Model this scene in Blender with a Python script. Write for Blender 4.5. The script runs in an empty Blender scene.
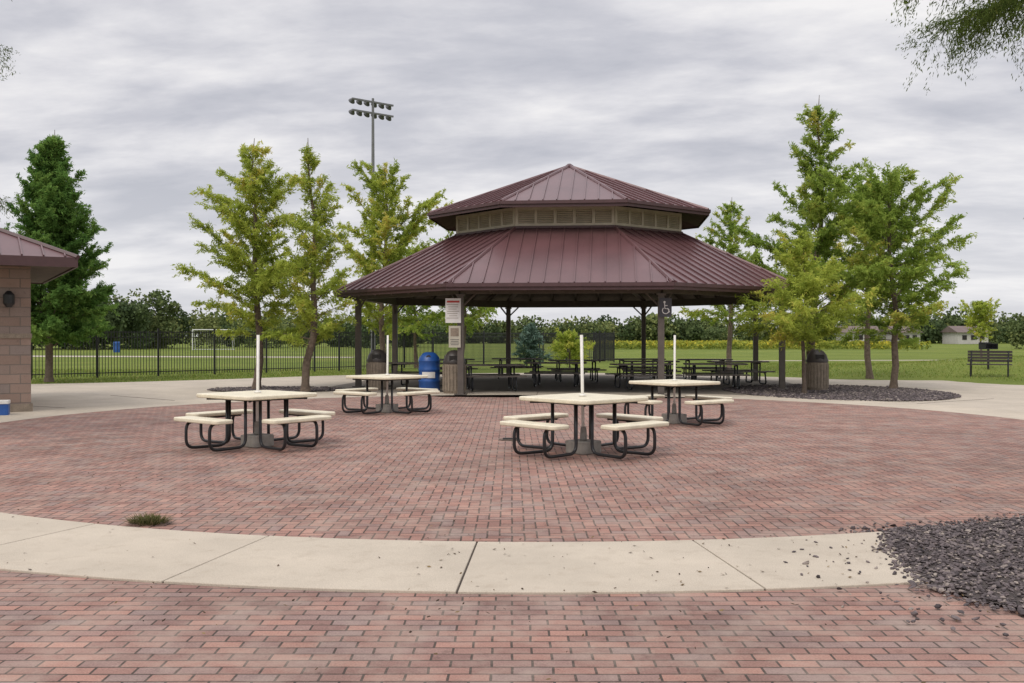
import bpy, math, random
import numpy as np
from mathutils import Matrix, Vector
random.seed(4)
sc = bpy.context.scene
R = math.radians
# ---------------------------------------------------------------- helpers
def link(o, parent=None):
    sc.collection.objects.link(o)
    if parent: o.parent = parent
    return o
def empty(name, loc=(0,0,0), rz=0):
    e = bpy.data.objects.new(name, None); e.empty_display_size = .3
    e.location = loc; e.rotation_euler = (0,0,rz)
    return link(e)
class MB:
    def __init__(s): s.v=[]; s.f=[]
    def add(s, vs, fs, M=None):
        b=len(s.v)
        for p in vs:
            p=Vector(p)
            if M is not None: p = M @ p
            s.v.append(tuple(p))
        for f in fs: s.f.append(tuple(b+i for i in f))
    def box(s,c,d,M=None):
        x,y,z=c; a,b,h=d[0]/2,d[1]/2,d[2]/2
        vs=[(x-a,y-b,z-h),(x+a,y-b,z-h),(x+a,y+b,z-h),(x-a,y+b,z-h),(x-a,y-b,z+h),(x+a,y-b,z+h),(x+a,y+b,z+h),(x-a,y+b,z+h)]
        s.add(vs,[(0,3,2,1),(4,5,6,7),(0,1,5,4),(1,2,6,5),(2,3,7,6),(3,0,4,7)],M)
    def tube(s,pts,r,n=8,M=None,caps=True):
        pts=[Vector(p) for p in pts]; N=len(pts)
        rs=r if isinstance(r,(list,tuple)) else [r]*N
        vs=[];fs=[]
        t0=(pts[1]-pts[0]).normalized()
        up=Vector((0,0,1)) if abs(t0.z)<.9 else Vector((1,0,0))
        u=t0.cross(up).normalized()
        for i,p in enumerate(pts):
            if i==0: t=t0
            elif i==N-1: t=(pts[-1]-pts[-2]).normalized()
            else: t=((pts[i]-pts[i-1]).normalized()+(pts[i+1]-pts[i]).normalized()).normalized()
            u=(u-t*u.dot(t)).normalized(); w=t.cross(u)
            for k in range(n):
                a=2*math.pi*k/n
                vs.append(p+(u*math.cos(a)+w*math.sin(a))*rs[i])
        for i in range(N-1):
            for k in range(n):
                fs.append((i*n+k,i*n+(k+1)%n,(i+1)*n+(k+1)%n,(i+1)*n+k))
        if caps:
            fs.append(tuple(range(n))[::-1]); fs.append(tuple((N-1)*n+k for k in range(n)))
        s.add(vs,fs,M)
    def prism(s,poly,z0,z1,M=None):
        n=len(poly)
        vs=[(p[0],p[1],z0) for p in poly]+[(p[0],p[1],z1) for p in poly]
        fs=[tuple(range(n))[::-1],tuple(range(n,2*n))]+[(i,(i+1)%n,n+(i+1)%n,n+i) for i in range(n)]
        s.add(vs,fs,M)
    def lathe(s,prof,n=24,M=None):
        vs=[];fs=[]
        for r,z in prof:
            for k in range(n):
                a=2*math.pi*k/n; vs.append((r*math.cos(a),r*math.sin(a),z))
        for i in range(len(prof)-1):
            for k in range(n):
                fs.append((i*n+k,i*n+(k+1)%n,(i+1)*n+(k+1)%n,(i+1)*n+k))
        fs.append(tuple(range(n))[::-1]); m=(len(prof)-1)*n; fs.append(tuple(m+k for k in range(n)))
        s.add(vs,fs,M)
    def mesh(s,name,mat,smooth=False):
        me=bpy.data.meshes.new(name); me.from_pydata(s.v,[],s.f); me.materials.append(mat)
        if smooth:
            me.polygons.foreach_set('use_smooth',[True]*len(me.polygons))
        me.update(); return me
    def obj(s,name,mat,parent=None,smooth=False,bevel=0):
        o=bpy.data.objects.new(name,s.mesh(name,mat,smooth)); link(o,parent)
        if bevel:
            b=o.modifiers.new('b','BEVEL'); b.width=bevel; b.segments=2; b.limit_method='ANGLE'; b.angle_limit=R(40)
        if smooth:
            try:
                me=o.data; me.set_sharp_from_angle(angle=R(40))
            except Exception: pass
        return o
def fillet(pts,rad,seg=5):
    out=[Vector(pts[0])]
    for i in range(1,len(pts)-1):
        a,b,c=Vector(pts[i-1]),Vector(pts[i]),Vector(pts[i+1])
        d1=(a-b).normalized()*min(rad,(a-b).length*.49); d2=(c-b).normalized()*min(rad,(c-b).length*.49)
        p0=b+d1;p2=b+d2
        for k in range(seg+1):
            t=k/seg; out.append(p0*(1-t)**2+b*2*t*(1-t)+p2*t*t)
    out.append(Vector(pts[-1])); return out
def rrect(w,d,r,seg=5):
    out=[]
    for cx,cy,a0 in ((w/2-r,d/2-r,0),(-w/2+r,d/2-r,90),(-w/2+r,-d/2+r,180),(w/2-r,-d/2+r,270)):
        for k in range(seg+1):
            a=R(a0+90*k/seg); out.append((cx+r*math.cos(a),cy+r*math.sin(a)))
    return out
def np_obj(name,V,F,mat,parent=None,tint=None):
    me=bpy.data.meshes.new(name); me.from_pydata(V.tolist(),[],F.tolist()); me.materials.append(mat)
    if tint is not None:
        a=me.attributes.new('tint','FLOAT','FACE'); a.data.foreach_set('value',tint.astype(np.float32))
    me.update()
    return link(bpy.data.objects.new(name,me),parent)
# ---------------------------------------------------------------- materials
def newmat(name):
    m=bpy.data.materials.new(name); m.use_nodes=True
    nt=m.node_tree; return m,nt,nt.nodes['Principled BSDF']
def N(nt,t,**kw):
    n=nt.nodes.new(t)
    for k,v in kw.items(): setattr(n,k,v)
    return n
def mix(nt,fac,a,b,mode='MIX'):
    n=N(nt,'ShaderNodeMix',data_type='RGBA',blend_type=mode)
    for sock,val in ((n.inputs[0],fac),(n.inputs[6],a),(n.inputs[7],b)):
        if hasattr(val,'is_linked'): nt.links.new(val,sock)
        elif isinstance(val,(int,float)): sock.default_value=val
        else: sock.default_value=(*val,1)
    return n.outputs[2]
def noise(nt,scale,detail=4,rough=.55,vec=None):
    n=N(nt,'ShaderNodeTexNoise'); n.inputs['Scale'].default_value=scale; n.inputs['Detail'].default_value=detail; n.inputs['Roughness'].default_value=rough
    if vec is None:
        tc=N(nt,'ShaderNodeTexCoord'); vec=tc.outputs['Object']
    nt.links.new(vec,n.inputs['Vector']); return n.outputs['Fac']
def ramp(nt,fac,stops):
    r=N(nt,'ShaderNodeValToRGB'); e=r.color_ramp.elements
    while len(e)<len(stops): e.new(.5)
    for i,(p,c) in enumerate(stops):
        e[i].position=p; e[i].color=(*c,1) if not isinstance(c,(int,float)) else (c,c,c,1)
    nt.links.new(fac,r.inputs[0]); return r.outputs[0]
def bump(nt,b,h,strength=.3,dist=.01):
    n=N(nt,'ShaderNodeBump'); n.inputs['Strength'].default_value=strength; n.inputs['Distance'].default_value=dist
    nt.links.new(h,n.inputs['Height']); nt.links.new(n.outputs[0],b.inputs['Normal'])
def mathn(nt,op,a,b=None,clamp=False):
    n=N(nt,'ShaderNodeMath',operation=op,use_clamp=clamp)
    for i,v in enumerate((a,b)):
        if v is None: continue
        if hasattr(v,'is_linked'): nt.links.new(v,n.inputs[i])
        else: n.inputs[i].default_value=v
    return n.outputs[0]
def simple(name,col,rough=.6,var=.25,scale=6,metal=0,fine=0,spec=None):
    m,nt,b=newmat(name)
    n=noise(nt,scale,5)
    r=ramp(nt,n,[(.3,1-var),(.7,1+var*.6)])
    c=mix(nt,1.0,col,r,'MULTIPLY')
    if fine:
        r2=ramp(nt,noise(nt,fine,2),[(.35,.8),(.65,1.1)]); c=mix(nt,1.0,c,r2,'MULTIPLY')
    nt.links.new(c,b.inputs['Base Color']); b.inputs['Roughness'].default_value=rough; b.inputs['Metallic'].default_value=metal
    if spec is not None: b.inputs['Specular IOR Level'].default_value=spec
    return m
def brickmat(name,c1,c2,cm,w=.2,h=.1,mort=.006,offs=.5,rz=0,vert=False,stain=.3,bs=.6,noisescale=.7,effc=(.42,.34,.28),effm=.6,herring=False):
    m,nt,b=newmat(name); tc=N(nt,'ShaderNodeTexCoord'); mp=N(nt,'ShaderNodeMapping'); mp.inputs['Rotation'].default_value=(R(90) if vert else 0,0,rz)
    nt.links.new(tc.outputs['Object'],mp.inputs[0])
    nz=N(nt,'ShaderNodeTexNoise'); nz.inputs['Scale'].default_value=3; nt.links.new(tc.outputs['Object'],nz.inputs[0])
    sub=N(nt,'ShaderNodeVectorMath',operation='SUBTRACT'); nt.links.new(nz.outputs['Color'],sub.inputs[0]); sub.inputs[1].default_value=(.5,.5,.5)
    scl=N(nt,'ShaderNodeVectorMath',operation='SCALE'); nt.links.new(sub.outputs[0],scl.inputs[0]); scl.inputs['Scale'].default_value=.018
    ad=N(nt,'ShaderNodeVectorMath',operation='ADD'); nt.links.new(mp.outputs[0],ad.inputs[0]); nt.links.new(scl.outputs[0],ad.inputs[1])
    if herring:
        M_=lambda op,a,b_=None,c=False: mathn(nt,op,a,b_,c)
        sp=N(nt,'ShaderNodeSeparateXYZ'); nt.links.new(ad.outputs[0],sp.inputs[0])
        X=M_('DIVIDE',sp.outputs[0],h); Y=M_('DIVIDE',sp.outputs[1],h)
        I=M_('FLOOR',X); J=M_('FLOOR',Y); fx=M_('SUBTRACT',X,I); fy=M_('SUBTRACT',Y,J)
        k=M_('FLOORED_MODULO',M_('SUBTRACT',I,J),4.0)
        def isk(v):
            n=N(nt,'ShaderNodeMath',operation='COMPARE'); nt.links.new(k,n.inputs[0]); n.inputs[1].default_value=v; n.inputs[2].default_value=.4; return n.outputs[0]
        k0,k1,k2,k3=[isk(v) for v in (0,1,2,3)]
        l=M_('ADD',fx,k1); r=M_('ADD',M_('SUBTRACT',1.0,fx),k0); d=M_('ADD',fy,k2); u=M_('ADD',M_('SUBTRACT',1.0,fy),k3)
        dist=M_('MINIMUM',M_('MINIMUM',l,r),M_('MINIMUM',d,u))
        fac=M_('SUBTRACT',1.0,M_('DIVIDE',M_('SUBTRACT',dist,mort/h*.35),mort/h*.5),True)
        cb=N(nt,'ShaderNodeCombineXYZ'); nt.links.new(M_('SUBTRACT',I,k1),cb.inputs[0]); nt.links.new(M_('SUBTRACT',J,k2),cb.inputs[1])
        wn=N(nt,'ShaderNodeTexWhiteNoise'); nt.links.new(cb.outputs[0],wn.inputs['Vector']); rnd=wn.outputs['Value']
    else:
        t=N(nt,'ShaderNodeTexBrick'); t.offset=offs
        t.inputs['Color1'].default_value=(0,0,0,1); t.inputs['Color2'].default_value=(1,1,1,1); t.inputs['Mortar'].default_value=(.5,.5,.5,1)
        t.inputs['Scale'].default_value=1; t.inputs['Mortar Size'].default_value=mort; t.inputs['Mortar Smooth'].default_value=.3
        t.inputs['Brick Width'].default_value=w; t.inputs['Row Height'].default_value=h
        nt.links.new(ad.outputs[0],t.inputs['Vector']); rnd=t.outputs['Color']; fac=t.outputs['Fac']
    mid=tuple((x+y)/2 for x,y in zip(c1,c2)); gr=tuple(.6*x+.4*sum(mid)/3 for x in mid)
    bc=ramp(nt,rnd,[(0,c2),(.3,mid),(.5,gr),(.7,mid),(1,c1)])
    c=mix(nt,fac,bc,cm)
    big=ramp(nt,noise(nt,noisescale,4,.6),[(.3,1-stain),(.7,1+stain*.4)])
    c=mix(nt,1.0,c,big,'MULTIPLY')
    sp2=ramp(nt,noise(nt,11,5,.7),[(.28,.6),(.42,1.0)]); c=mix(nt,.7,c,mix(nt,1.0,c,sp2,'MULTIPLY'))
    fine=ramp(nt,noise(nt,90,3,.7),[(.3,.72),(.7,1.2)]); c=mix(nt,1.0,c,fine,'MULTIPLY')
    eff=ramp(nt,noise(nt,2.3,6,.72),[(.44,0.0),(.75,effm)]); c=mix(nt,eff,c,effc)
    nt.links.new(c,b.inputs['Base Color']); b.inputs['Roughness'].default_value=.85; b.inputs['Specular IOR Level'].default_value=.25
    bump(nt,b,mathn(nt,'SUBTRACT',1.0,fac),bs,.006)
    return m
M_brick=brickmat('plaza_brick',(.39,.215,.17),(.26,.145,.12),(.085,.062,.05),mort=.011,stain=.27,herring=True)
M_brick2=brickmat('foreground_brick',(.385,.215,.17),(.235,.14,.12),(.08,.06,.05),mort=.007,stain=.30)
def concmat(name,col):
    m,nt,b=newmat(name)
    a=ramp(nt,noise(nt,.8,6,.65),[(.3,.84),(.7,1.08)]); c=mix(nt,1.0,col,a,'MULTIPLY')
    f=ramp(nt,noise(nt,120,3,.7),[(.3,.78),(.7,1.15)]); c=mix(nt,1.0,c,f,'MULTIPLY')
    s=ramp(nt,noise(nt,5,5,.7),[(.53,0.0),(.8,.45)]); c=mix(nt,s,c,(.30,.24,.18))
    nt.links.new(c,b.inputs['Base Color']); b.inputs['Roughness'].default_value=.9; b.inputs['Specular IOR Level'].default_value=.2
    bump(nt,b,noise(nt,150,3),.25,.003); return m
M_conc=concmat('concrete',(.51,.445,.36)); M_apron=concmat('apron_concrete',(.48,.42,.345)); M_slab=concmat('pavilion_slab_concrete_shaded',(.22,.19,.16))  # slab colour is darkened to deepen the shade under the pavilion roof
M_joint=simple('joint_dirt',(.07,.055,.045),.95)
def grassmat():
    m,nt,b=newmat('grass')
    a=noise(nt,.12,6,.6); c=ramp(nt,a,[(.3,(.115,.155,.032)),(.55,(.165,.205,.042)),(.75,(.23,.23,.065))])
    f=ramp(nt,noise(nt,14,5,.75),[(.3,.6),(.7,1.3)]); c=mix(nt,1.0,c,f,'MULTIPLY')
    nt.links.new(c,b.inputs['Base Color']); b.inputs['Roughness'].default_value=.95; b.inputs['Specular IOR Level'].default_value=.1
    bump(nt,b,noise(nt,30,4,.7),.8,.05); return m
M_grass=grassmat()
def roofmat():
    m,nt,b=newmat('maroon_metal_roof')
    a=ramp(nt,noise(nt,.9,4),[(.3,.85),(.7,1.15)]); c=mix(nt,1.0,(.125,.06,.062),a,'MULTIPLY')
    nt.links.new(c,b.inputs['Base Color']); b.inputs['Roughness'].default_value=.36; b.inputs['Metallic'].default_value=.1
    return m
M_roof=roofmat()
M_trim=simple('maroon_trim',(.085,.042,.044),.5,.15)
M_soffit=simple('timber_soffit_shaded',(.10,.075,.055),.8,.3,4)  # dark brown timber, with extra under-roof shade put into its colour
M_beam=simple('painted_beam',(.10,.08,.062),.6,.2,4)
M_post=simple('bronze_post',(.12,.10,.085),.5,.2,4)
M_tan=simple('tan_louver',(.52,.46,.36),.7,.15,3)
M_dark=simple('dark_void',(.03,.027,.025),.9)
M_cream=simple('cream_coated_steel',(.78,.71,.54),.45,.12,7,fine=160)
M_black=simple('black_coated_tube',(.018,.018,.02),.35,.2,9)
M_white=simple('white_pole',(.75,.72,.66),.4,.12,8)
M_grey=simple('concrete_base',(.30,.28,.25),.9,.3,9)
M_ptop=simple('weathered_table_top',(.20,.17,.145),.7,.3,5,fine=60)
M_can=simple('tan_aggregate',(.29,.235,.18),.9,.25,9,fine=70)
M_lid=simple('dark_lid',(.055,.045,.04),.45,.2,6)
M_blue=simple('blue_plastic',(.02,.09,.33),.4,.2,5)
M_sign=simple('sign_white',(.75,.73,.70),.5,.06,8)
M_signt=simple('sign_tan',(.50,.47,.38),.5,.1,8)
M_red=simple('sign_red',(.5,.05,.04),.5,.05)
M_ink=simple('sign_ink',(.06,.06,.07),.5,.05)
M_fence=simple('black_fence_paint',(.015,.015,.017),.4,.1)
M_galv=simple('galvanised_steel',(.17,.17,.175),.5,.15,3,metal=.2)
M_lamp=simple('lamp_housing',(.09,.09,.10),.4,.15,3)
M_bark=simple('bark',(.16,.12,.09),.95,.4,14)
M_block=brickmat('split_face_block',(.37,.265,.215),(.29,.205,.165),(.23,.19,.16),w=.4,h=.2,mort=.012,vert=True,stain=.15,bs=.8,effm=.15)
M_house=simple('house_siding',(.5,.48,.45),.8,.1,1); M_shingle=simple('house_shingle',(.16,.12,.11),.9,.2,1)
M_brass=simple('drain_iron',(.12,.085,.06),.7,.3,30)
M_net=simple('goal_white',(.7,.7,.7),.5,.05)
def rockmat(name,a,b2,c3=(.26,.21,.18)):
    m,nt,b=newmat(name); at=N(nt,'ShaderNodeAttribute',attribute_name='tint')
    c=ramp(nt,at.outputs['Fac'],[(0,a),(.8,b2),(1,c3)]); f=ramp(nt,noise(nt,60,3),[(.3,.7),(.7,1.2)])
    c=mix(nt,1.0,c,f,'MULTIPLY'); nt.links.new(c,b.inputs['Base Color']); b.inputs['Roughness'].default_value=.85; return m
M_rock=rockmat('lava_rock',(.045,.036,.038),(.15,.12,.12),(.32,.27,.23))
M_mulch=simple('mulch_soil',(.07,.055,.05),.95,.4,12,fine=40)
def leafmat(name,stops,trans=.4,K=1.0):
    m=bpy.data.materials.new(name); m.use_nodes=True; nt=m.node_tree; nt.nodes.remove(nt.nodes['Principled BSDF'])
    out=nt.nodes['Material Output']; at=N(nt,'ShaderNodeAttribute',attribute_name='tint')
    c=ramp(nt,at.outputs['Fac'],[(p,tuple(x*K for x in cc)) for p,cc in stops])
    d=N(nt,'ShaderNodeBsdfDiffuse'); t=N(nt,'ShaderNodeBsdfTranslucent'); mx=N(nt,'ShaderNodeMixShader'); mx.inputs[0].default_value=trans
    nt.links.new(c,d.inputs[0]); nt.links.new(c,t.inputs[0]); nt.links.new(d.outputs[0],mx.inputs[1]); nt.links.new(t.outputs[0],mx.inputs[2]); nt.links.new(mx.outputs[0],out.inputs[0])
    return m
L_yel=leafmat('cypress_leaf_yellowgreen',[(0,(.12,.165,.03)),(.5,(.205,.245,.045)),(.88,(.28,.31,.06)),(1,(.34,.29,.07))],.45,1.85)
L_mid=leafmat('cypress_leaf_green',[(0,(.10,.15,.03)),(.5,(.165,.225,.045)),(.9,(.235,.28,.06)),(1,(.29,.27,.06))],.45,1.8)
L_drk=leafmat('cypress_leaf_dark',[(0,(.04,.085,.022)),(.6,(.085,.155,.038)),(1,(.14,.21,.05))],.4,1.75)
L_near=leafmat('overhanging_cypress_leaf',[(0,(.05,.075,.02)),(.6,(.10,.14,.035)),(1,(.16,.19,.05))],.4,1.2)
L_far=leafmat('distant_leaf_hazed',[(0,(.04,.06,.028)),(.6,(.085,.11,.045)),(1,(.15,.165,.06))],.15,1.5)  # leaf colours lifted to imitate haze over the far trees
L_blue=leafmat('spruce_leaf',[(0,(.05,.09,.07)),(1,(.14,.20,.16))],.1,1.4)
L_flow=leafmat('meadow_flower',[(0,(.12,.16,.035)),(.5,(.24,.26,.045)),(1,(.50,.40,.05))],.2,1.2)
L_grs=leafmat('grass_blade',[(0,(.09,.14,.028)),(.6,(.16,.21,.04)),(1,(.30,.27,.10))],.3,1.3)
L_weed=leafmat('weed_blade',[(0,(.06,.08,.025)),(.6,(.13,.13,.05)),(1,(.24,.19,.10))],.3,1.0)
L_dry=leafmat('dry_debris',[(0,(.04,.03,.025)),(.6,(.10,.07,.045)),(1,(.25,.18,.09))],.1)
# ---------------------------------------------------------------- ground
C=(0.2,17.25); RI=9.6; RO=11.1
def berm(x,y):
    d=((x-25)/9)**2+((y-44)/8)**2
    return .75*math.exp(-d*1.2) if d<6 else 0
def gz(x,y):
    h=-.03
    if y>36 or x>16: h+=berm(x,y)
    return h
def axis(lo,hi,step,far):
    a=list(np.arange(lo,hi+step,step)); s=step; p=a[-1]
    while p<far: s*=1.5; p+=s; a.append(p)
    s=step;p=a[0]; pre=[]
    while p>-far: s*=1.5; p-=s; pre.append(p)
    return pre[::-1]+a
xs=axis(-40,50,1.2,3000); ys=axis(-10,80,1.2,3000)
V=np.array([(x,y,gz(x,y)) for y in ys for x in xs]); nx=len(xs)
F=np.array([(j*nx+i,j*nx+i+1,(j+1)*nx+i+1,(j+1)*nx+i) for j in range(len(ys)-1) for i in range(nx-1)])
g=np_obj('ground',V,F,M_grass); g.data.polygons.foreach_set('use_smooth',[True]*len(g.data.polygons))
def sheet(name,pts,z,mat,parent=None):
    me=bpy.data.meshes.new(name); me.from_pydata([(p[0],p[1],z) for p in pts],[],[tuple(range(len(pts)))]); me.materials.append(mat)
    return link(bpy.data.objects.new(name,me),parent)
def smoothpoly(pts,it=3):
    for _ in range(it):
        q=[]
        for i in range(len(pts)):
            a,b=pts[i],pts[(i+1)%len(pts)]
            q+= [(a[0]*.75+b[0]*.25,a[1]*.75+b[1]*.25),(a[0]*.25+b[0]*.75,a[1]*.25+b[1]*.75)]
        pts=q
    return pts
apron=smoothpoly([(-30,10),(-30,31),(-22,31.5),(-15.4,33.2),(-10.9,36.5),(-7,41),(0,43.5),(6,43),(10.5,38.5),(13.5,37.5),(16,36.5),(18.5,32.5),(32,27),(32,8)],2)
sheet('concrete_walkway',apron,-.006,M_apron)
sheet('field_path',[(-90,84),(-12,74),(-12,77),(-90,92)],-.02,M_apron)
sheet('field_path',[(13,64),(60,70),(60,72),(13,65.2)],-.02,M_apron)
mb=MB()
for a in range(0,360,15):
    t=R(a+4); c,s=math.cos(t),math.sin(t)
    if s<-.35: continue
    L=3.5
    M=Matrix.Translation((C[0]+c*(RO+L/2),C[1]+s*(RO+L/2),0))@Matrix.Rotation(t,4,'Z')
    mb.box((0,0,-.001),(L,.012,.004),M)
ang=[2*math.pi*i/160 for i in range(160)]
mb.obj('walkway_joint',M_joint)
sheet('brick_paving_foreground',[(-14,-6),(12,-6),(12,13),(-14,13)],0,M_brick2)
sheet('paving_joint_bed',[(C[0]+(RO-.01)*math.cos(a),C[1]+(RO-.01)*math.sin(a)) for a in ang],.004,M_joint)
sheet('brick_plaza',[(C[0]+(RI-.006)*math.cos(a),C[1]+(RI-.006)*math.sin(a)) for a in ang],.012,M_brick)
ring=empty('concrete_ring_path')
a0=-90-2.8
for k in range(36):
    s0=a0+10*k; s1=s0+10
    mid=(s0+5+90)%360
    if 20<mid<50: continue
    mb=MB(); g0=R(.035)
    n=10; pts=[]
    for i in range(n+1): t=R(s0)+g0+(R(10)-2*g0)*i/n; pts.append((C[0]+RO*math.cos(t),C[1]+RO*math.sin(t)))
    for i in range(n+1): t=R(s1)-g0-(R(10)-2*g0)*i/n; pts.append((C[0]+RI*math.cos(t),C[1]+RI*math.sin(t)))
    mb.prism(pts,-.02,.016+random.uniform(0,.002)); mb.obj('slab_%d'%k,M_conc,ring,bevel=.006)
dr=empty('drain_cover',(-.03,15.2,.016)); mb=MB(); mb.lathe([(.17,0),(.17,.008),(.15,.012)],24); mb.obj('rim',M_brass,dr)
mb=MB()
for i in range(-3,4): mb.box((0,i*.035,.016),(.22,.014,.006))
mb.obj('grate',M_dark,dr)
# ---------------------------------------------------------------- rocks
ico=[]; p=(1+5**.5)/2
for a in (-1,1):
    for b in (-p,p): ico+= [(a,b,0)]
for a in (-1,1):
    for b in (-p,p): ico+= [(0,a,b)]
for a in (-1,1):
    for b in (-p,p): ico+= [(b,0,a)]
ico=np.array(ico)/1.902
from itertools import combinations
IF=[]
for tri in combinations(range(12),3):
    d=[np.linalg.norm(ico[tri[i]]-ico[tri[j]]) for i,j in ((0,1),(1,2),(0,2))]
    if max(d)<1.1: IF.append(tri)
IF=np.array(IF)
def rocks(name,P,size,mat,parent=None,seed=1,flat=.6):
    g=np.random.default_rng(seed); n=len(P)
    v=np.repeat(ico[None],n,0)*(1+g.uniform(-.28,.28,(n,12,1)))
    v*= (size*g.lognormal(0,.3,n))[:,None,None]*g.uniform([.6,.45,.4*flat],[1.4,.9,flat],(n,3))[:,None,:]
    a=g.uniform(0,6.28,n); c,s=np.cos(a)[:,None],np.sin(a)[:,None]; b=g.uniform(-.4,.4,n); cb,sb=np.cos(b)[:,None],np.sin(b)[:,None]
    x,y,z=v[...,0].copy(),v[...,1].copy(),v[...,2].copy()
    x,z=x*cb-z*sb,x*sb+z*cb; x,y=x*c-y*s,x*s+y*c
    v=np.stack([x,y,z],-1)+P[:,None,:]
    F=(IF[None]+ (np.arange(n)*12)[:,None,None]).reshape(-1,3)
    np_obj(name,v.reshape(-1,3),F,mat,parent,np.repeat(g.uniform(0,1,n),20))
def inpoly(P,poly):
    x,y=P[:,0],P[:,1]; r=np.zeros(len(P),bool); n=len(poly)
    for i in range(n):
        x1,y1=poly[i]; x2,y2=poly[(i+1)%n]
        r^=((y1>y)!=(y2>y))&(x<(x2-x1)*(y-y1)/(y2-y1+1e-12)+x1)
    return r
G=np.random.default_rng(11)
arc=[(C[0]+RI*math.cos(R(t-90)),C[1]+RI*math.sin(R(t-90))) for t in range(17,60,3)]
bedp=[(2.84,7.5),(2.74,6.9),(2.68,6.35),(2.76,6.02),(2.98,5.68),(3.5,5.3),(5,4.7),(8,4.7),(10,8),(9.6,11.6)]
near=arc[::1]+bedp[::-1]
bed=empty('rock_planting_bed')
sheet('soil',near,.022,M_mulch,bed)
Q=G.uniform([2.4,4.5],[6.6,12],(40000,2)); Q=Q[inpoly(Q,near)]; Q=Q[(Q[:,0]<.56*Q[:,1]+.3)]
P=np.c_[Q,.026+G.uniform(0,.012,len(Q))]
edge=[(3.1,8.05),(2.84,7.5),(2.74,6.9),(2.68,6.35),(2.76,6.02),(2.98,5.68),(3.5,5.3)]
E=[]
for i in range(len(edge)-1):
    for _ in range(75):
        t=random.random(); d=abs(random.gauss(0,.06))+ (random.random()<.14)*random.uniform(0,.8)
        E.append((edge[i][0]*(1-t)+edge[i+1][0]*t-d, edge[i][1]*(1-t)+edge[i+1][1]*t-d*.35,.022))
for i in range(260):
    t=R(random.uniform(15,34)-90); r=RI-abs(random.gauss(0,.10)); E.append((C[0]+r*math.cos(t),C[1]+r*math.sin(t),.02))
P=np.vstack([P,np.array(E)])
rocks('stones',P,.0155,M_rock,bed,3)
def ellbed(cx,cy,rx,ry,seed,nn=9000):
    e=empty('mulch_bed',(0,0,0)); g=np.random.default_rng(seed)
    pts=[(cx+rx*math.cos(t)*(1+.05*math.sin(3*t)),cy+ry*math.sin(t)*(1+.05*math.cos(2*t))) for t in ang[::3]]
    sheet('soil',pts,.02,M_mulch,e)
    q=g.uniform([cx-rx,cy-ry],[cx+rx,cy+ry],(nn,2)); d=((q[:,0]-cx)/rx)**2+((q[:,1]-cy)/ry)**2; q=q[d<1.03]
    rocks('mulch_pieces',np.c_[q,.025+.0*q[:,0]],.03,M_rock,e,seed)
ellbed(9.2,28.3,3.0,4.1,21); ellbed(-7.0,29.6,2.0,1.4,22,3300)
def quads(name,P,Dv,Wv,mat,tint,parent=None):
    n=len(P); V=np.stack([P-Dv,P+Wv*.9-Dv*.1,P+Dv,P-Wv*.9-Dv*.1],1).reshape(-1,3)
    F=np.arange(4*n).reshape(-1,4); return np_obj(name,V,F,mat,parent,tint)
n=420; q=G.uniform([-5,4.2],[5,13],(n,2)); near2=G.uniform([-.8,5.2],[3,8.2],(170,2)); q=np.vstack([q,near2]); n=len(q)
a=G.uniform(0,6.28,n); s=G.uniform(.006,.02,n)
quads('fallen_leaf_litter',np.c_[q,np.full(n,.024)],np.c_[np.cos(a)*s,np.sin(a)*s,G.uniform(-.003,.006,n)],np.c_[-np.sin(a)*s*.5,np.cos(a)*s*.5,G.uniform(-.002,.006,n)],L_dry,G.uniform(0,1,n))
n=800; a=G.uniform(0,6.28,n); r=G.uniform(0,1,n)**.7; base=np.c_[-3.06+np.cos(a)*r*.15,8.38+np.sin(a)*r*.09,np.full(n,.014)]
d=np.c_[np.cos(a)*.04*r+G.normal(0,.018,n),np.sin(a)*.03,G.uniform(.01,.045,n)]
quads('weed_tuft',base+d,d,np.c_[-np.sin(a)*.004,np.cos(a)*.004,a*0],L_weed,G.uniform(0,1,n))
def blades(name,q,hgt,seed):
    g=np.random.default_rng(seed); n=len(q); a=g.uniform(0,6.28,n); z=np.array([gz(x,y) for x,y in q])
    h=g.uniform(.5,1.2,n)*hgt; d=np.c_[g.normal(0,.3,n)*h,g.normal(0,.3,n)*h,h]/2
    quads(name,np.c_[q,z]+d,d,np.c_[np.cos(a)*.012,np.sin(a)*.012,a*0],L_grs,g.uniform(0,1,n))
q=G.uniform([11,34],[34,60],(34000,2)); q=q[~inpoly(q,apron)]
q2=G.uniform([-26,31],[-5,48],(24000,2)); q2=q2[~inpoly(q2,apron)]
blades('lawn_grass',np.vstack([q,q2]),.08,5)
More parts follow.
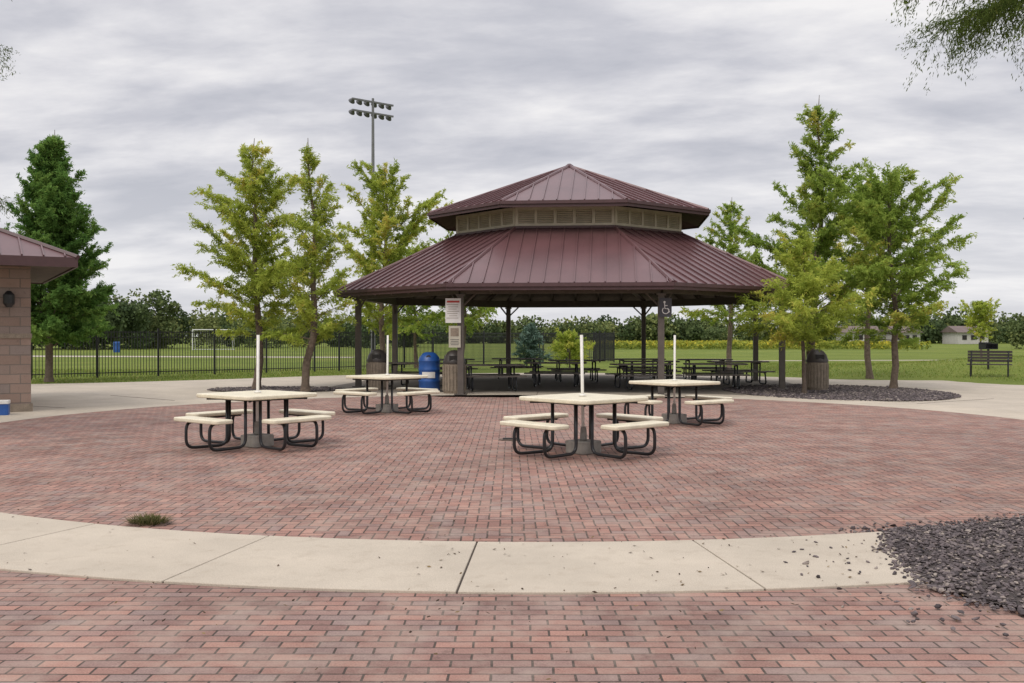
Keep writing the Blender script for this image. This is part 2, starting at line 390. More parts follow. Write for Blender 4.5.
# ---------------------------------------------------------------- trees
def prof_cone(t): return min(1,.65+t*2.2)*(1-t)**.72+.06
def prof_spire(t): return min(1,.75+t*1.5)*(1-t)**.55*1.0+.03
def prof_round(t): return max(.12,math.sin(math.pi*min(1,max(0,t*.86+.1)))**.6)
def prof_egg(t): return min(1,.6+t*1.8)*math.sqrt(max(0,1-t**1.9))*1.0+.03
def tree(name,x,y,H,Rr,z0,leaf,nb=85,prof=prof_cone,seed=1,dens=1.0,ls=.075,up=(15,50),tr=None,gap=.15,z=0,droop=.25,wf=.36,tw=1.0,var=(.5,1.2)):
    rg=random.Random(seed); g=np.random.default_rng(seed)
    e=empty(name,(x,y,z)); tr=tr or .011*H+.03
    tm=MB(); k=9; wob=[(0,0)]
    for i in range(k): wob.append((wob[-1][0]+rg.gauss(0,.008*H),wob[-1][1]+rg.gauss(0,.008*H)))
    tp=[Vector((wob[i][0],wob[i][1],H*.985*i/k)) for i in range(k+1)]
    rr=[tr*(1.35 if i==0 else 1)*(1-i/k)**.85+.008 for i in range(k+1)]
    tp.insert(1,Vector((wob[1][0]*.2,wob[1][1]*.2,.25))); rr.insert(1,tr*1.02)
    tm.tube(tp,rr,10)
    def tpos(z):
        f=min(k-1e-4,z/(H*.985)*k); i=int(f); w=f-i; a,b=wob[i],wob[i+1]
        return Vector((a[0]*(1-w)+b[0]*w,a[1]*(1-w)+b[1]*w,z))
    PP=[];DD=[];TT=[]
    az=rg.random()*6
    gaps=[(rg.uniform(0,6.28),rg.uniform(.1,.9)) for _ in range(5)]
    for i in range(nb):
        t=((i+rg.random())/nb)**.95; zz=z0+(H-z0)*t*.95
        az+=2.4+rg.gauss(0,.4)
        L=Rr*prof(t)*rg.uniform(*var)
        for ga,gt in gaps:
            dd=abs((az-ga+math.pi)%(2*math.pi)-math.pi)
            if dd<.6 and abs(t-gt)<.08: L*=.5
        if rg.random()<gap: L*=.5
        el=R(up[0]+(up[1]-up[0])*t+rg.gauss(0,8))
        L=min(L,(H*1.02-zz)/max(.2,math.sin(el))+.15)
        d=Vector((math.cos(az)*math.cos(el),math.sin(az)*math.cos(el),math.sin(el)))
        p=tpos(zz*.97); pts=[p.copy()]
        m=5
        for j in range(m):
            d=(d+Vector((rg.gauss(0,.12),rg.gauss(0,.12),rg.gauss(0,.06)-droop*.12*(j>1)))).normalized(); p=p+d*L/m; pts.append(p.copy())
        br=max(.007,tr*.28*(L/Rr)*(1-t*.5))
        tm.tube(pts,[br*(1-j/m*.85) for j in range(m+1)],5,caps=False)
        tb=rg.gauss(.5,.17)
        nt_=max(6,int(15*dens*L/1.2))
        for q in range(nt_):
            s=rg.uniform(.12,1.0)**.8; f=s*m*.999; j=int(f); w=f-j
            b=pts[j].lerp(pts[j+1],w); dirb=(pts[j+1]-pts[j]).normalized()
            side=dirb.cross(Vector((0,0,1))).normalized()*(1 if q%2 else -1)
            td=(dirb*rg.uniform(.4,1)+side*rg.uniform(.2,.9)+Vector((rg.gauss(0,.25),rg.gauss(0,.25),rg.gauss(.0,.4)))).normalized()
            tl=(.18+.32*L*(1-s*.6))*rg.uniform(.6,1.25)*tw; tl=min(tl,.75)
            nl=int(max(7,tl*52*dens/max(.6,tw)))
            u=g.uniform(0,1,nl)
            bb=np.array(b)[None]+np.array(td)[None]*tl*u[:,None]; bb[:,2]-=droop*tl*u**2*.6
            bb+=g.normal(0,.035,(nl,3))
            PP.append(bb); dl=np.array(td)[None]*.7+g.normal(0,.5,(nl,3)); dl[:,2]-=droop*.8; DD.append(dl)
            TT.append(np.clip(tb+rg.gauss(0,.1)+g.normal(0,.12,nl)+.14*s,0,1))
    P=np.vstack(PP);D=np.vstack(DD);T=np.concatenate(TT); n=len(P)
    D/=np.linalg.norm(D,axis=1)[:,None]; W=np.cross(D,g.normal(0,1,(n,3))); W/=np.linalg.norm(W,axis=1)[:,None]+1e-9
    sz=ls*g.uniform(.5,1.25,n)[:,None]
    tm.obj('trunk_and_limbs',M_bark,e,smooth=True)
    quads('foliage',P,D*sz,W*sz*wf,leaf,T,e)
    return e
BC='bald_cypress_tree'
K1=dict(tw=.68,up=(20,60),wf=.28)
tree(BC,-7.6,29.6,7.6,2.75,1.5,L_yel,88,prof_cone,1,ls=.064,droop=.35,dens=1.3,**K1)
tree(BC,-5.9,28.4,7.3,1.95,1.2,L_yel,78,prof_cone,22,ls=.062,dens=1.3,**K1)
tree(BC,-5.2,40,8.5,3.2,1.6,L_yel,88,prof_egg,3,dens=1.0,ls=.082,**K1)
tree(BC,-16.1,34.6,8.9,2.55,1.2,L_drk,210,prof_spire,4,dens=1.45,ls=.07,gap=.0,droop=.12,up=(25,68),tw=.72,var=(.78,1.08),wf=.32)
tree(BC,9.95,33,9.6,2.95,1.6,L_mid,110,prof_cone,5,ls=.074,dens=1.15,**K1)
tree(BC,11.5,30,6.5,2.75,1.4,L_mid,86,prof_round,6,ls=.07,dens=1.15,tw=.68,up=(15,60),wf=.3)
tree(BC,8.05,27.4,4.6,2.0,1.3,L_yel,84,prof_cone,7,dens=1.25,ls=.058,up=(8,48),tr=.055,tw=.72,wf=.28)
tree(BC,9.6,44,7.9,2.7,2.0,L_mid,70,prof_cone,8,ls=.095,dens=.9,**K1)
tree(BC,-2.3,47,6.2,2.8,1.8,L_mid,75,prof_round,9,ls=.1,dens=.7)
tree(BC,-4.8,50,6,2.6,1.6,L_mid,65,prof_round,10,ls=.1,dens=.7)
tree(BC,13.3,37,7.6,2.3,2.0,L_yel,62,prof_cone,12,ls=.085,dens=.95,**K1)
tree(BC,7.35,9.9,9.5,3.05,3.85,L_near,95,prof_egg,14,ls=.028,dens=2.8,up=(-8,45),droop=1.0,wf=.26,tw=.85)
tree(BC,-10.1,14.2,10,2.95,3.7,L_near,95,prof_egg,26,ls=.028,dens=2.4,up=(0,45),droop=.8,wf=.26,tw=.8)
tree('spruce_shrub',1.0,52,2.3,1.2,.1,L_blue,60,prof_cone,16,ls=.07,dens=1.3,up=(5,40),tr=.05)
tree('garden_shrub',2.9,50,1.6,1.3,.1,L_yel,45,prof_round,17,ls=.07,dens=1.0,up=(20,70),tr=.04)
tree('ornamental_tree',33,70,3.9,1.5,1.3,L_yel,50,prof_round,18,ls=.1,dens=.8,up=(20,70))
def crowns(name,items,leaf,qs,per,seed):
    g=np.random.default_rng(seed); PP=[];TT=[];SS=[]
    for (x,y,h,r) in items:
        k=per; nc=9
        cc=np.c_[g.uniform(-.6,.6,nc)*r,g.uniform(-.6,.6,nc)*r,g.uniform(.2,.8,nc)*h]; cr=g.uniform(.35,.6,nc)*r
        i=g.integers(0,nc,k); v=g.normal(0,1,(k,3)); v/=np.linalg.norm(v,axis=1)[:,None]
        p=cc[i]+v*(cr[i]*g.uniform(.6,1.05,k))[:,None]; p[:,2]=np.clip(p[:,2],.1,None)
        p+=np.array([x,y,0]); PP.append(p); b=g.uniform(.1,.85); TT.append(np.clip(b+g.normal(0,.1,nc)[i]+g.normal(0,.12,k),0,1)); SS.append(np.full(k,qs*(.6+.4*h/8)))
    P=np.vstack(PP);T=np.concatenate(TT);S=np.concatenate(SS)[:,None];n=len(P)
    D=g.normal(0,1,(n,3));D/=np.linalg.norm(D,axis=1)[:,None];W=np.cross(D,g.normal(0,1,(n,3)));W/=np.linalg.norm(W,axis=1)[:,None]
    return quads(name,P,D*S,W*S*.8,leaf,T)
rg=random.Random(5); it=[]
for i in range(24): it.append((rg.uniform(-62,-44),rg.uniform(115,135),rg.uniform(4.2,8.8),rg.uniform(2.2,4.0)))
for i in range(15): it.append((rg.uniform(-44,-14),rg.uniform(130,150),rg.uniform(2.8,5.6),rg.uniform(2.0,3.4)))
for i in range(10): it.append((rg.uniform(-75,-55),rg.uniform(100,125),rg.uniform(5.0,8.0),rg.uniform(2.5,4)))
crowns('distant_treeline',it,L_far,.24,1400,31)
it=[]
for i in range(150):
    x=-30+i*1.15; it.append((x+rg.uniform(-2,2),rg.uniform(205,240),rg.uniform(2.6,7.4)*(1.05 if x>60 else .9),rg.uniform(2.6,4.8)))
for i in range(40): it.append((rg.uniform(-140,-40),rg.uniform(200,230),rg.uniform(5,8.5),rg.uniform(4,5)))
crowns('distant_treeline',it,L_far,.42,700,32)
it=[(rg.uniform(62,82),rg.uniform(120,140),rg.uniform(3.0,5.6),rg.uniform(2,3.2)) for i in range(10)]
crowns('distant_treeline',it,L_far,.22,1100,33)
n=24000; q=G.uniform([6,118],[50,150],(n,2)); h=G.uniform(.1,.85,n)
D=G.normal(0,1,(n,3))*.11; W=G.normal(0,1,(n,3))*.11
clump=.5+.5*np.sin(q[:,0]*.5+np.sin(q[:,1]*.2)*2); quads('flowering_meadow',np.c_[q,h],D,W,L_flow,np.clip(h*.5+clump*.3+G.normal(0,.2,n),0,1))
# ---------------------------------------------------------------- pavilion
pav=empty('park_pavilion',(1.9,33,0),R(-5.5))
T8=math.tan(math.pi/8)
def frame(k,a,z):
    th=-math.pi/2+k*math.pi/4
    return Matrix.Rotation(th+math.pi/2,4,'Z')@Matrix.Translation((0,-a,z))
def oct_pts(a): 
    r=a/math.cos(math.pi/8); return [(r*math.cos(-math.pi/2-math.pi/8+k*math.pi/4),r*math.sin(-math.pi/2-math.pi/8+k*math.pi/4)) for k in range(8)]
def oct_roof(tag,ao,zo,ai,zi,spc,under):
    o=oct_pts(ao); i_=oct_pts(max(ai,.001))
    m=MB()
    for k in range(8):
        a,b=o[k],o[(k+1)%8]; c,d=i_[(k+1)%8],i_[k]
        if ai<=0: m.add([(*a,zo),(*b,zo),(0,0,zi)],[(0,1,2)])
        else: m.add([(*a,zo),(*b,zo),(*c,zi),(*d,zi)],[(0,1,2,3)])
    m.obj(tag+'_panels',M_roof,pav)
    u=MB()
    for k in range(8):
        a,b=oct_pts(ao-.02)[k],oct_pts(ao-.02)[(k+1)%8]; ii=oct_pts(max(ai,.05)); c,d=ii[(k+1)%8],ii[k]
        u.add([(*a,zo-.14),(*d,zi-.14),(*c,zi-.14),(*b,zo-.14)],[(0,1,2,3)])
    u.obj(tag+'_soffit',under,pav)
    s=MB(); run=ao-ai; rise=zi-zo; sl=math.atan2(rise,run); half=ao*T8
    for k in range(8):
        F0=frame(k,ao,zo); nn=int(half*2/spc); off=(half*2-nn*spc)/2
        for j in range(nn+1):
            x=-half+off+j*spc
            if abs(x)>half-.05: continue
            v1=run if ai*T8>=abs(x) else (half-abs(x))/T8
            v1=min(v1,run)
            if v1<.1: continue
            L=v1/math.cos(sl)
            M=F0@Matrix.Translation((x,0,0))@Matrix.Rotation(sl,4,'X')
            s.box((0,L/2,.018),(.03,L,.044),M)
    s.obj(tag+'_standing_seams',M_roof,pav)
    h=MB()
    for k in range(8):
        a=o[k]; d=i_[k]
        h.tube([(a[0],a[1],zo+.005),(d[0],d[1],zi+.005)],.055,6)
    h.obj(tag+'_hip_caps',M_roof,pav)
    f=MB(); fw=2*(ao+.03)*T8
    for k in range(8):
        f.box((0,-.015,-.085),(fw,.03,.19),frame(k,ao,zo))
        f.box((0,-.05,-.045),(fw+.03,.05,.09),frame(k,ao,zo))
    f.obj(tag+'_fascia',M_trim,pav)
AO,ZO,AI,ZI=7.1,2.98,3.55,4.80
oct_roof('lower_roof',AO,ZO,AI,ZI,.40,M_soffit)
oct_roof('upper_roof',4.36,5.50,0,7.22,.40,M_soffit)
m=MB(); m.lathe([(.16,7.16),(.16,7.22),(.05,7.30)],8); m.obj('roof_cap',M_trim,pav)
w=2*AI*T8
dm=MB(); fr=MB(); sl=MB(); fl=MB()
for k in range(8):
    F0=frame(k,AI-.12,ZI)
    dm.box((0,0,.33),(w-.1,.06,.8),F0)
    F1=frame(k,AI-.02,ZI)
    fr.box((0,-.0,.10),(w,.08,.08),F1); fr.box((0,0,.58),(w,.08,.10),F1)
    npn=5; pw_=(w-.1)/npn
    for j in range(npn+1):
        fr.box((-(w-.1)/2+j*pw_,0,.34),(.09,.076,.4),F1)
    for j in range(npn):
        for q in range(7):
            M=F1@Matrix.Translation((-(w-.1)/2+(j+.5)*pw_,.0,.175+q*.055))@Matrix.Rotation(R(-40),4,'X')
            sl.box((0,0,0),(pw_-.1,.055,.012),M)
    fl.box((0,-.03,.025),(w+.05,.1,.07),F1)
dm.obj('drum_core',M_dark,pav); fr.obj('drum_frame',M_tan,pav); sl.obj('drum_louvers',M_tan,pav); fl.obj('drum_flashing',M_trim,pav)
m=MB(); m.prism(oct_pts(AI-.2),4.60,4.66); m.obj('drum_ceiling',M_soffit,pav)
AP=6.45; pp=oct_pts(AP)
m=MB()
for k in range(8): m.box((0,0,-.0),(2*AP*T8,.14,.26),frame(k,AP,2.86))
m.obj('perimeter_beam',M_beam,pav)
m=MB()
for k in range(8):
    a=pp[k]; b=oct_pts(.2)[k]; m.tube([(a[0],a[1],3.02),(b[0],b[1],4.5)],.09,4)
for k in range(8):
    F0=frame(k,AO,ZO); slp=math.atan2(ZI-ZO,AO-AI)
    for x in (-1.8,-.9,0,.9,1.8):
        L=(min(AO-AI,(AO*T8-abs(x))/T8))/math.cos(slp); M=F0@Matrix.Translation((x,0,0))@Matrix.Rotation(slp,4,'X'); m.box((0,L/2,-.20),(.07,L-.1,.12),M)
m.obj('rafters',M_beam,pav)
m=MB()
for k in range(8):
    a=pp[k]; m.box((a[0],a[1],1.37),(.17,.17,2.72))
m.obj('posts',M_post,pav,bevel=.012)
m=MB()
for k in range(8):
    a=pp[k]; m.box((a[0],a[1],.03),(.32,.32,.03)); m.box((a[0],a[1],2.70),(.24,.24,.05))
m.obj('post_plates',M_post,pav)
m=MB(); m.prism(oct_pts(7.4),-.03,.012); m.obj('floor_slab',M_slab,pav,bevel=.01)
m=MB()
for k in range(8):
    a=pp[k]
    for dk in (1,-1):
        b=pp[(k+dk)%8]; d=(Vector(b)-Vector(a)).normalized()
        m.tube([(a[0],a[1],2.35),(a[0]+d.x*.4,a[1]+d.y*.4,2.74)],.03,6)
m.obj('knee_braces',M_beam,pav)
def pw(k):
    v=Matrix.Translation((1.9,33,0))@Matrix.Rotation(R(-5.5),4,'Z')@Vector((*pp[k],0)); return v
L0=pw(0); R0=pw(1)
s=empty('notice_sign',(L0.x-.2,L0.y-.12,0),R(-4))
m=MB(); m.box((0,0,2.28),(.42,.012,.66)); m.obj('board',M_sign,s)
m=MB(); m.box((0,-.008,2.52),(.34,.004,.05)); m.obj('red_heading',M_red,s)
m=MB()
for i in range(7): m.box((-.02+.02*(i%2),-.008,2.44-i*.06),(.32-.05*(i%3),.004,.012))
m.obj('text_rows',M_can,s)
s=empty('notice_poster',(L0.x-.16,L0.y-.12,0),R(-4))
m=MB(); m.box((0,0,1.58),(.32,.012,.58)); m.obj('board',M_signt,s)
m=MB(); m.box((0,-.008,1.70),(.22,.004,.22)); m.obj('picture_panel',M_can,s)
m=MB()
for i in range(4): m.box((0,-.008,1.5-i*.045),(.24-.03*(i%2),.004,.014))
m.obj('text_rows',M_ink,s)
s=empty('accessible_symbol_sign',(R0.x+.1,R0.y-.12,0),R(-4))
m=MB(); m.prism(rrect(.32,.5,.03),0,.012,Matrix.Translation((0,0,2.35))@Matrix.Rotation(R(90),4,'X')); m.obj('board',M_ink,s)
m=MB(); arcp=[(.0+.085*math.cos(R(t)),-.02,2.27+.085*math.sin(R(t))) for t in range(130,400,15)]
m.tube(arcp,.012,6); m.lathe([(.03,0),(.03,.004)],12,Matrix.Translation((-.03,-.015,2.49))@Matrix.Rotation(R(90),4,'X'))
m.tube([(-.03,-.02,2.46),(-.02,-.02,2.32),(.06,-.02,2.32),(.10,-.02,2.22)],.015,6); m.tube([(-.03,-.02,2.40),(.05,-.02,2.40)],.011,6); m.obj('wheelchair_symbol',M_sign,s)
# ---------------------------------------------------------------- plaza tables
top=MB(); top.prism(rrect(1.26,1.26,.10),.71,.765); me_top=top.mesh('table_top',M_cream)
st=MB()
for k in range(4):
    M=Matrix.Rotation(k*math.pi/2,4,'Z'); st.prism([(p_[0],p_[1]-.90) for p_ in rrect(1.04,.30,.07)],.405,.46,M)
me_seat=st.mesh('seats',M_cream)
fr=MB()
for k in range(4):
    M=Matrix.Rotation(k*math.pi/2,4,'Z')
    for x in (-.24,.24):
        path=fillet([(x*.9,-.36,.70),(x*.9,-.36,.04),(x*1.15,-.98,.04),(x*1.15,-.98,.40),(x*1.15,-.78,.400)],.13,6)
        fr.tube(path,.022,8,M)
    fr.box((0,-.36,.69),(.62,.05,.03),M)
    fr.tube([(-.27,-.83,.39),(.27,-.83,.39)],.016,6,M)
fr.tube([(-.5,-.5,.69),(.5,.5,.69)],.018,6); fr.tube([(.5,-.5,.69),(-.5,.5,.69)],.018,6)
me_fr=fr.mesh('tube_frame',M_black,True)
po=MB(); po.tube([(0,0,.03),(0,0,1.6)],.021,12); po.lathe([(.05,.768),(.05,.79),(.025,.80)],14); me_po=po.mesh('umbrella_pole',M_white,True)
ba=MB(); ba.prism(rrect(.36,.36,.05),.0,.17); ba.lathe([(.05,.172),(.04,.34),(.03,.36)],12); me_ba=ba.mesh('umbrella_base',M_grey)
def plaza_table(x,y,rz,tilt=0,sc_=1):
    e=empty('plaza_picnic_table',(x,y,.014),rz); e.scale=(sc_,sc_,1)
    for nme,me in (('table_top',me_top),('seats',me_seat),('tube_frame',me_fr),('umbrella_pole',me_po),('umbrella_base',me_ba)):
        o=bpy.data.objects.new(nme,me); link(o,e)
        if nme in('table_top','seats','umbrella_base'):
            b=o.modifiers.new('b','BEVEL'); b.width=.016; b.segments=3; b.limit_method='ANGLE'
        if nme=='umbrella_pole': o.rotation_euler=(R(tilt),R(tilt*.7),0)
plaza_table(-3.66,14.3,R(45+6),.4); plaza_table(.97,13.5,R(45-3),-.8,1.03); plaza_table(-2.6,20.7,R(45+7),.5); plaza_table(2.95,18.1,R(45-10),.3,.97)
# ---------------------------------------------------------------- pavilion picnic tables
t=MB()
for i in range(5): t.box((0,(-.3+i*.15),.745),(1.85,.138,.04))
for sgn in(-1,1):
    for i in range(2): t.box((0,sgn*(.62+i*.14),.44),(1.85,.128,.04))
me_t=t.mesh('top_and_benches',M_ptop)
f=MB()
for x in(-.62,.62):
    f.tube(fillet([(x,-.34,.71),(x,-.30,.02+.03),(x,-.80,.05),(x,-.72,.41),(x,-.55,.41)],.1,4),.026,7)
    f.tube(fillet([(x,.34,.71),(x,.30,.05),(x,.80,.05),(x,.72,.41),(x,.55,.41)],.1,4),.026,7)
    f.tube([(x,-.36,.70),(x,.36,.70)],.025,7); f.tube([(x,-.8,.41),(x,.8,.41)],.022,7)
me_f=f.mesh('steel_frame',M_black,True)
for (x,y,a) in [(-.6,28.9,8),(-3.0,30.8,-20),(2.2,34.2,4),(3.9,29.6,12),(6.1,29.9,-6),(7.4,32.6,10),(.2,36.8,-5),(4.6,36.2,6),(-2.3,35.4,15),(1.4,31.2,-8),(6.9,35.6,0),(4.6,33,-4)]:
    e=empty('picnic_table',(x,y,.012),R(a)); link(bpy.data.objects.new('top_and_benches',me_t),e); link(bpy.data.objects.new('steel_frame',me_f),e)
# ---------------------------------------------------------------- bins
def bin_(x,y,h=1.0,r=.31):
    e=empty('trash_receptacle',(x,y,.01)); m=MB(); m.lathe([(r*.92,0),(r,.06),(r,.78),(r*.96,.82)],28); m.obj('aggregate_body',M_can,e,smooth=True)
    m=MB()
    for k in range(22):
        M=Matrix.Rotation(2*math.pi*k/22,4,'Z'); m.box((r+.008,0,.43),(.022,.05,.70),M)
    m.obj('slats',M_can,e)
    m=MB(); m.lathe([(r*1.02,.82),(r*1.04,.87),(r*.98,.92),(r*.85,1.04),(r*.6,1.14),(r*.3,1.19),(.02,1.2)],28); m.obj('dome_lid',M_lid,e,smooth=True)
    m=MB(); m.box((0,-r*.86,.98),(.24,.06,.13)); m.obj('opening',M_dark,e)
bin_(-1.6,27.6); bin_(-4.0,29.6); bin_(8.95,29.2)
e=empty('recycling_barrel',(-2.35,28.3,.01)); m=MB(); r=.3
m.lathe([(r*.9,0),(r,.04),(r,.28),(r*1.04,.30),(r*1.04,.33),(r,.35),(r,.60),(r*1.04,.62),(r*1.04,.65),(r,.67),(r,.85),(r*1.05,.88),(r*.95,.98),(r*.6,1.1),(.1,1.13)],28); m.obj('barrel',M_blue,e,smooth=True)
m=MB()
for a in range(-30,31,10): 
    M=Matrix.Rotation(R(a),4,'Z'); m.box((0,-r-.012,.49),(.056,.006,.17),M)
m.obj('label_band',M_sign,e)
m=MB(); m.lathe([(.07,0),(.07,.02)],16,Matrix.Translation((0,-r*.85,.98))@Matrix.Rotation(R(70),4,'X')); m.obj('opening',M_dark,e)
# ---------------------------------------------------------------- fence
fe=empty('iron_fence'); m=MB(); pm=MB()
FP=[(-30,31.5),(-17.6,36.4),(-7.9,45.5),(1.7,61),(3.2,58.8),(6.2,60.5),(5.4,66),(1.8,70)]
for i in range(len(FP)-1):
    a=Vector((*FP[i],0)); b=Vector((*FP[i+1],0)); d=b-a; L=d.length; th=math.atan2(d.y,d.x); M=Matrix.Translation(a)@Matrix.Rotation(th,4,'Z')
    for z in(.18,1.55,1.75): m.box((L/2,0,z),(L,.035,.035),M)
    x=.06
    while x<L: pm.box((x,0,.93),(.02,.02,1.74),M); x+=.115
    x=0
    while x<L: m.box((x,0,.95),(.065,.065,1.9),M); x+=2.4
m.obj('rails_and_posts',M_fence,fe); pm.obj('pickets',M_fence,fe)
# ---------------------------------------------------------------- light mast
e=empty('stadium_light_pole',(-11.3,81,0)); m=MB(); m.tube([(0,0,0),(0,0,20.9)],[.22,.10],12); m.obj('mast',M_galv,e,smooth=True)
m=MB(); hb=MB(); ya=R(40)
for z,wd in((20.6,3.9),(19.7,3.9)):
    M=Matrix.Translation((0,0,z))@Matrix.Rotation(ya,4,'Z'); m.box((0,0,0),(wd,.14,.14),M)
    for j in range(6):
        x=-wd/2+.2+j*(wd-.4)/5
        m.tube([M@Vector((x,0,.0)),M@Vector((x,.15,-.1))],.05,6)
        hb.lathe([(.10,.0),(.16,.1),(.27,.28),(.28,.32)],12,M@Matrix.Translation((x,.15,.05))@Matrix.Rotation(R(-125),4,'X'))
m.obj('crossarms',M_galv,e); hb.obj('floodlights',M_lamp,e)
m=MB(); m.box((0,-.25,3),(.4,.25,.8)); m.obj('control_box',M_galv,e)
# ---------------------------------------------------------------- goal, barrel, houses
e=empty('soccer_goal',(-34,113,0),R(8)); m=MB()
m.tube(fillet([(-2.2,0,0),(-2.2,0,2.3),(2.2,0,2.3),(2.2,0,0)],.1),.05,8)
for x in(-2.2,2.2): m.tube([(x,0,2.25),(x,.9,2.2),(x,2,0.05)],.03,6); m.tube([(x,0,.05),(x,2,.05)],.03,6)
m.tube([(-2.2,2,.05),(2.2,2,.05)],.03,6)
for i in range(19): m.tube([(-2.16+i*.24,.9,2.2),(-2.16+i*.24,2,.05)],.006,4)
m.obj('frame_and_net',M_net,e)
e=empty('blue_barrel',(-38.5,97,0)); m=MB(); m.lathe([(.32,0),(.34,.3),(.32,.6),(.34,.9),(.3,1.05)],16); m.obj('barrel_body',M_blue,e)
for (x,y,w_,rz) in [(91,200,9,5),(70,202,10,-6),(79,203,8,8)]:
    e=empty('house',(x,y,0),R(rz)); m=MB(); m.box((0,0,1.2),(w_*.7,6,2.4)); m.obj('walls',M_house,e)
    m=MB(); a=w_*.35+.4; m.add([(-a,-3.5,2.3),(a,-3.5,2.3),(a,3.5,2.3),(-a,3.5,2.3),(-a,0,3.6),(a,0,3.6)],[(0,1,5,4),(2,3,4,5),(1,2,5),(3,0,4),(0,3,2,1)]); m.obj('roof',M_shingle,e)
    m=MB()
    for q in(-.2,.0,.2): m.box((q*w_,-3.03,1.3),(.9,.08,.9))
    m.obj('windows',M_dark,e)
e=empty('park_bench',(17.6,36.7,gz(17.6,36.9)),R(-28)); m=MB()
for i in range(4): m.box((0,-.17+i*.12,.45),(1.5,.10,.035))
for i in range(4): m.box((0,.30+i*.03,.58+i*.11),(1.5,.025,.09))
m.obj('seat_and_backrest',M_lid,e)
m=MB()
for x in(-.62,.62):
    m.tube(fillet([(x,-.22,.0),(x,-.22,.43),(x,.24,.43),(x,.38,.95)],.05),.025,8); m.tube([(x,.26,.43),(x,.30,0)],.025,8)
    m.tube(fillet([(x,-.22,.43),(x,-.22,.66),(x,.30,.66)],.06),.02,8)
m.obj('frame',M_black,e)
e=empty('park_grill',(18.9,39.5,gz(18.9,39.5)),R(10)); m=MB(); m.tube([(0,0,0),(0,0,.80)],.045,10)
m.box((0,0,.82),(.55,.42,.03)); m.box((0,.20,.95),(.55,.02,.26)); m.box((-.27,0,.93),(.02,.42,.22)); m.box((.27,0,.93),(.02,.42,.22))
for i in range(9): m.box((0,-.18+i*.045,1.02),(.6,.012,.012))
m.obj('firebox_and_post',M_black,e)
# ---------------------------------------------------------------- left building
b=empty('block_restroom_building',(-10.1,20.9,0),R(30))
m=MB(); m.box((-4,3,1.55),(8,6,3.1)); m.obj('block_walls',M_block,b)
m=MB(); m.box((-4,3,.09),(8.06,6.06,.18)); m.box((-4,3,1.6),(8.04,6.04,.10)); m.obj('block_bands',M_can,b)
ov=.82; x0,x1,y0,y1=-8-ov,ov,-ov,6+ov; ze=3.22; hh=(y1-y0)/2; zr=ze+hh*.45
A=[(x0,y0,ze),(x1,y0,ze),(x1,y1,ze),(x0,y1,ze),(x0+hh,(y0+y1)/2,zr),(x1-hh,(y0+y1)/2,zr)]
m=MB(); m.add(A,[(0,1,5,4),(1,2,5),(2,3,4,5),(3,0,4)]); m.obj('roof_panels',M_roof,b)
m=MB(); sl_=math.atan(.45)
for (ox,oy,rot,wd) in [((x0+x1)/2,y0,0,x1-x0),(x1,(y0+y1)/2,90,y1-y0)]:
    F0=Matrix.Translation((ox,oy,ze))@Matrix.Rotation(R(rot),4,'Z'); x=-wd/2+.2
    while x<wd/2-.1:
        v=min(hh,wd/2-abs(x)); L=v/math.cos(sl_); m.box((0,L/2,.016),(.028,L,.04),F0@Matrix.Translation((x,0,0))@Matrix.Rotation(sl_,4,'X')); x+=.4
m.obj('standing_seams',M_roof,b)
m=MB(); m.tube([A[1],A[5]],.06,6); m.tube([A[0],A[4]],.06,6); m.tube([A[4],A[5]],.06,6); m.obj('hip_caps',M_trim,b)
m=MB(); cx,cy=(x0+x1)/2,(y0+y1)/2
m.box((cx,y0+.01,ze-.1),(x1-x0,.04,.2)); m.box((cx,y1-.01,ze-.1),(x1-x0,.04,.2)); m.box((x1-.01,cy,ze-.1),(.04,y1-y0-.1,.2)); m.box((x0+.01,cy,ze-.1),(.04,y1-y0-.1,.2)); m.obj('fascia',M_trim,b)
m=MB(); m.box((cx,cy,ze-.16),(x1-x0-.1,y1-y0-.1,.03)); m.obj('soffit',M_soffit,b)
l=empty('wall_lantern',(0,0,0)); l.parent=b; l.location=(-.42,-.1,2.35)
m=MB(); m.box((0,.06,0),(.12,.06,.22)); m.lathe([(.05,-.16),(.11,-.08),(.11,.1),(.04,.18)],12,Matrix.Translation((0,-.06,0))); m.obj('lantern_body',M_black,l)
e=empty('blue_cooler',(-10.28,19.95,0),R(20)); m=MB(); m.prism(rrect(.36,.3,.04),0,.24); m.obj('tub',M_blue,e,bevel=.01); m=MB(); m.prism(rrect(.38,.32,.04),.24,.31); m.obj('lid',M_sign,e,bevel=.01)
# ---------------------------------------------------------------- world, sun, camera
w=bpy.data.worlds.new('World'); sc.world=w; w.use_nodes=True; nt=w.node_tree; bg=nt.nodes['Background']; out=nt.nodes['World Output']
SE,SA=R(52),R(215)
sky=N(nt,'ShaderNodeTexSky',sky_type='NISHITA'); sky.sun_disc=False; sky.sun_elevation=SE; sky.sun_rotation=SA
nt.links.new(sky.outputs[0],bg.inputs[0]); bg.inputs[1].default_value=.08
tc=N(nt,'ShaderNodeTexCoord'); sp=N(nt,'ShaderNodeSeparateXYZ'); nt.links.new(tc.outputs['Generated'],sp.inputs[0])
def mth(op,a,b=None,clamp=False): return mathn(nt,op,a,b,clamp)
zc=mth('MAXIMUM',sp.outputs[2],0.0); zz=mth('ADD',zc,.16)
px=mth('DIVIDE',sp.outputs[0],zz); py=mth('DIVIDE',sp.outputs[1],zz)
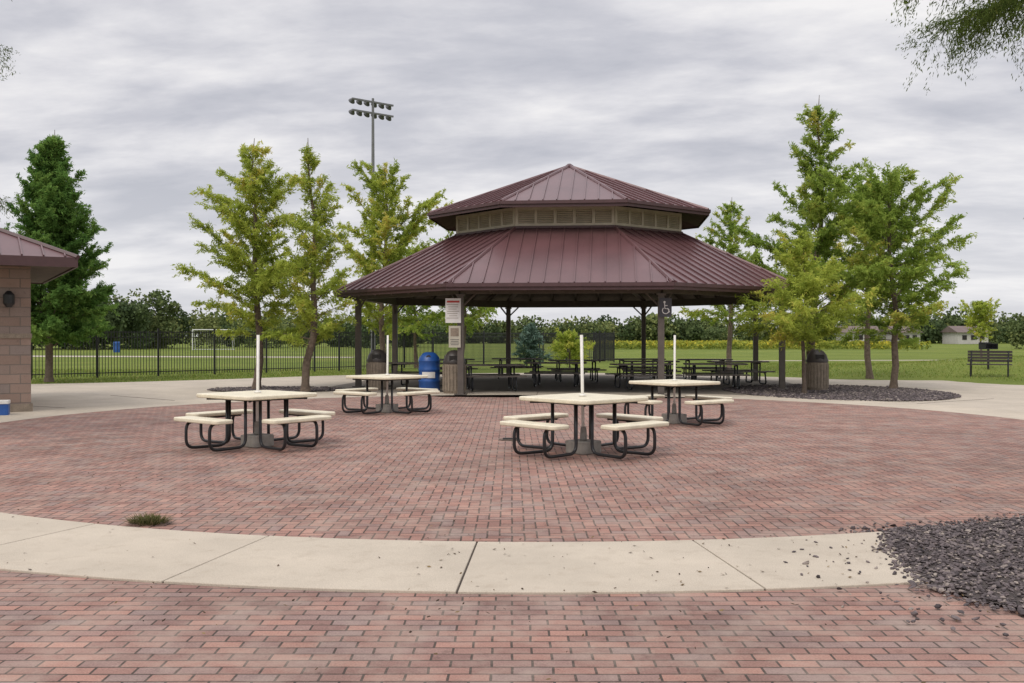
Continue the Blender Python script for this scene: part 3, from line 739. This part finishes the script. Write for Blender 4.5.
cb=N(nt,'ShaderNodeCombineXYZ'); nt.links.new(mth('ADD',mth('MULTIPLY',px,.85),mth('MULTIPLY',py,.25)),cb.inputs[0]); nt.links.new(mth('MULTIPLY',py,1.35),cb.inputs[1])
def nz(s,d,r,dist):
    n1=N(nt,'ShaderNodeTexNoise'); n1.inputs['Scale'].default_value=s; n1.inputs['Detail'].default_value=d; n1.inputs['Roughness'].default_value=r; n1.inputs['Distortion'].default_value=dist; nt.links.new(cb.outputs[0],n1.inputs['Vector']); return n1.outputs['Fac']
cl=mth('ADD',mth('MULTIPLY',nz(1.25,8,.52,.3),.7),mth('MULTIPLY',nz(3.4,6,.6,.15),.3))
cr=ramp(nt,cl,[(.36,(.50,.51,.57)),(.46,(.63,.63,.68)),(.54,(.79,.78,.81)),(.62,(.95,.93,.93))])
hz=mth('SUBTRACT',1.0,mth('MULTIPLY',zc,5.5),True); hz=mth('MULTIPLY',hz,.6)
c2=mix(nt,hz,cr,(.86,.86,.89))
zen=mth('MULTIPLY',mth('SUBTRACT',zc,.33,True),2.0); zen=mth('ADD',zen,1.0)
bg2=N(nt,'ShaderNodeBackground'); nt.links.new(c2,bg2.inputs[0]); nt.links.new(zen,bg2.inputs[1])
mx=N(nt,'ShaderNodeMixShader'); mx.inputs[0].default_value=.94; nt.links.new(bg.outputs[0],mx.inputs[1]); nt.links.new(bg2.outputs[0],mx.inputs[2]); nt.links.new(mx.outputs[0],out.inputs[0])
ld=bpy.data.lights.new('sun','SUN'); ld.energy=1.5; ld.angle=R(25); ld.color=(1,.93,.83); lo=bpy.data.objects.new('sun',ld); link(lo)
dv=Vector((math.sin(SA)*math.cos(SE),math.cos(SA)*math.cos(SE),math.sin(SE))); lo.rotation_euler=dv.to_track_quat('Z','Y').to_euler(); lo.location=(0,0,30)
cd=bpy.data.cameras.new('camera'); cd.lens=35; cd.sensor_width=36; cd.clip_end=6000; cam=bpy.data.objects.new('camera',cd); link(cam); cam.location=(0,0,1.6); cam.rotation_euler=(R(90-.32),0,0); sc.camera=cam
sc.view_settings.view_transform='Standard'; sc.view_settings.look='None'; sc.view_settings.exposure=0
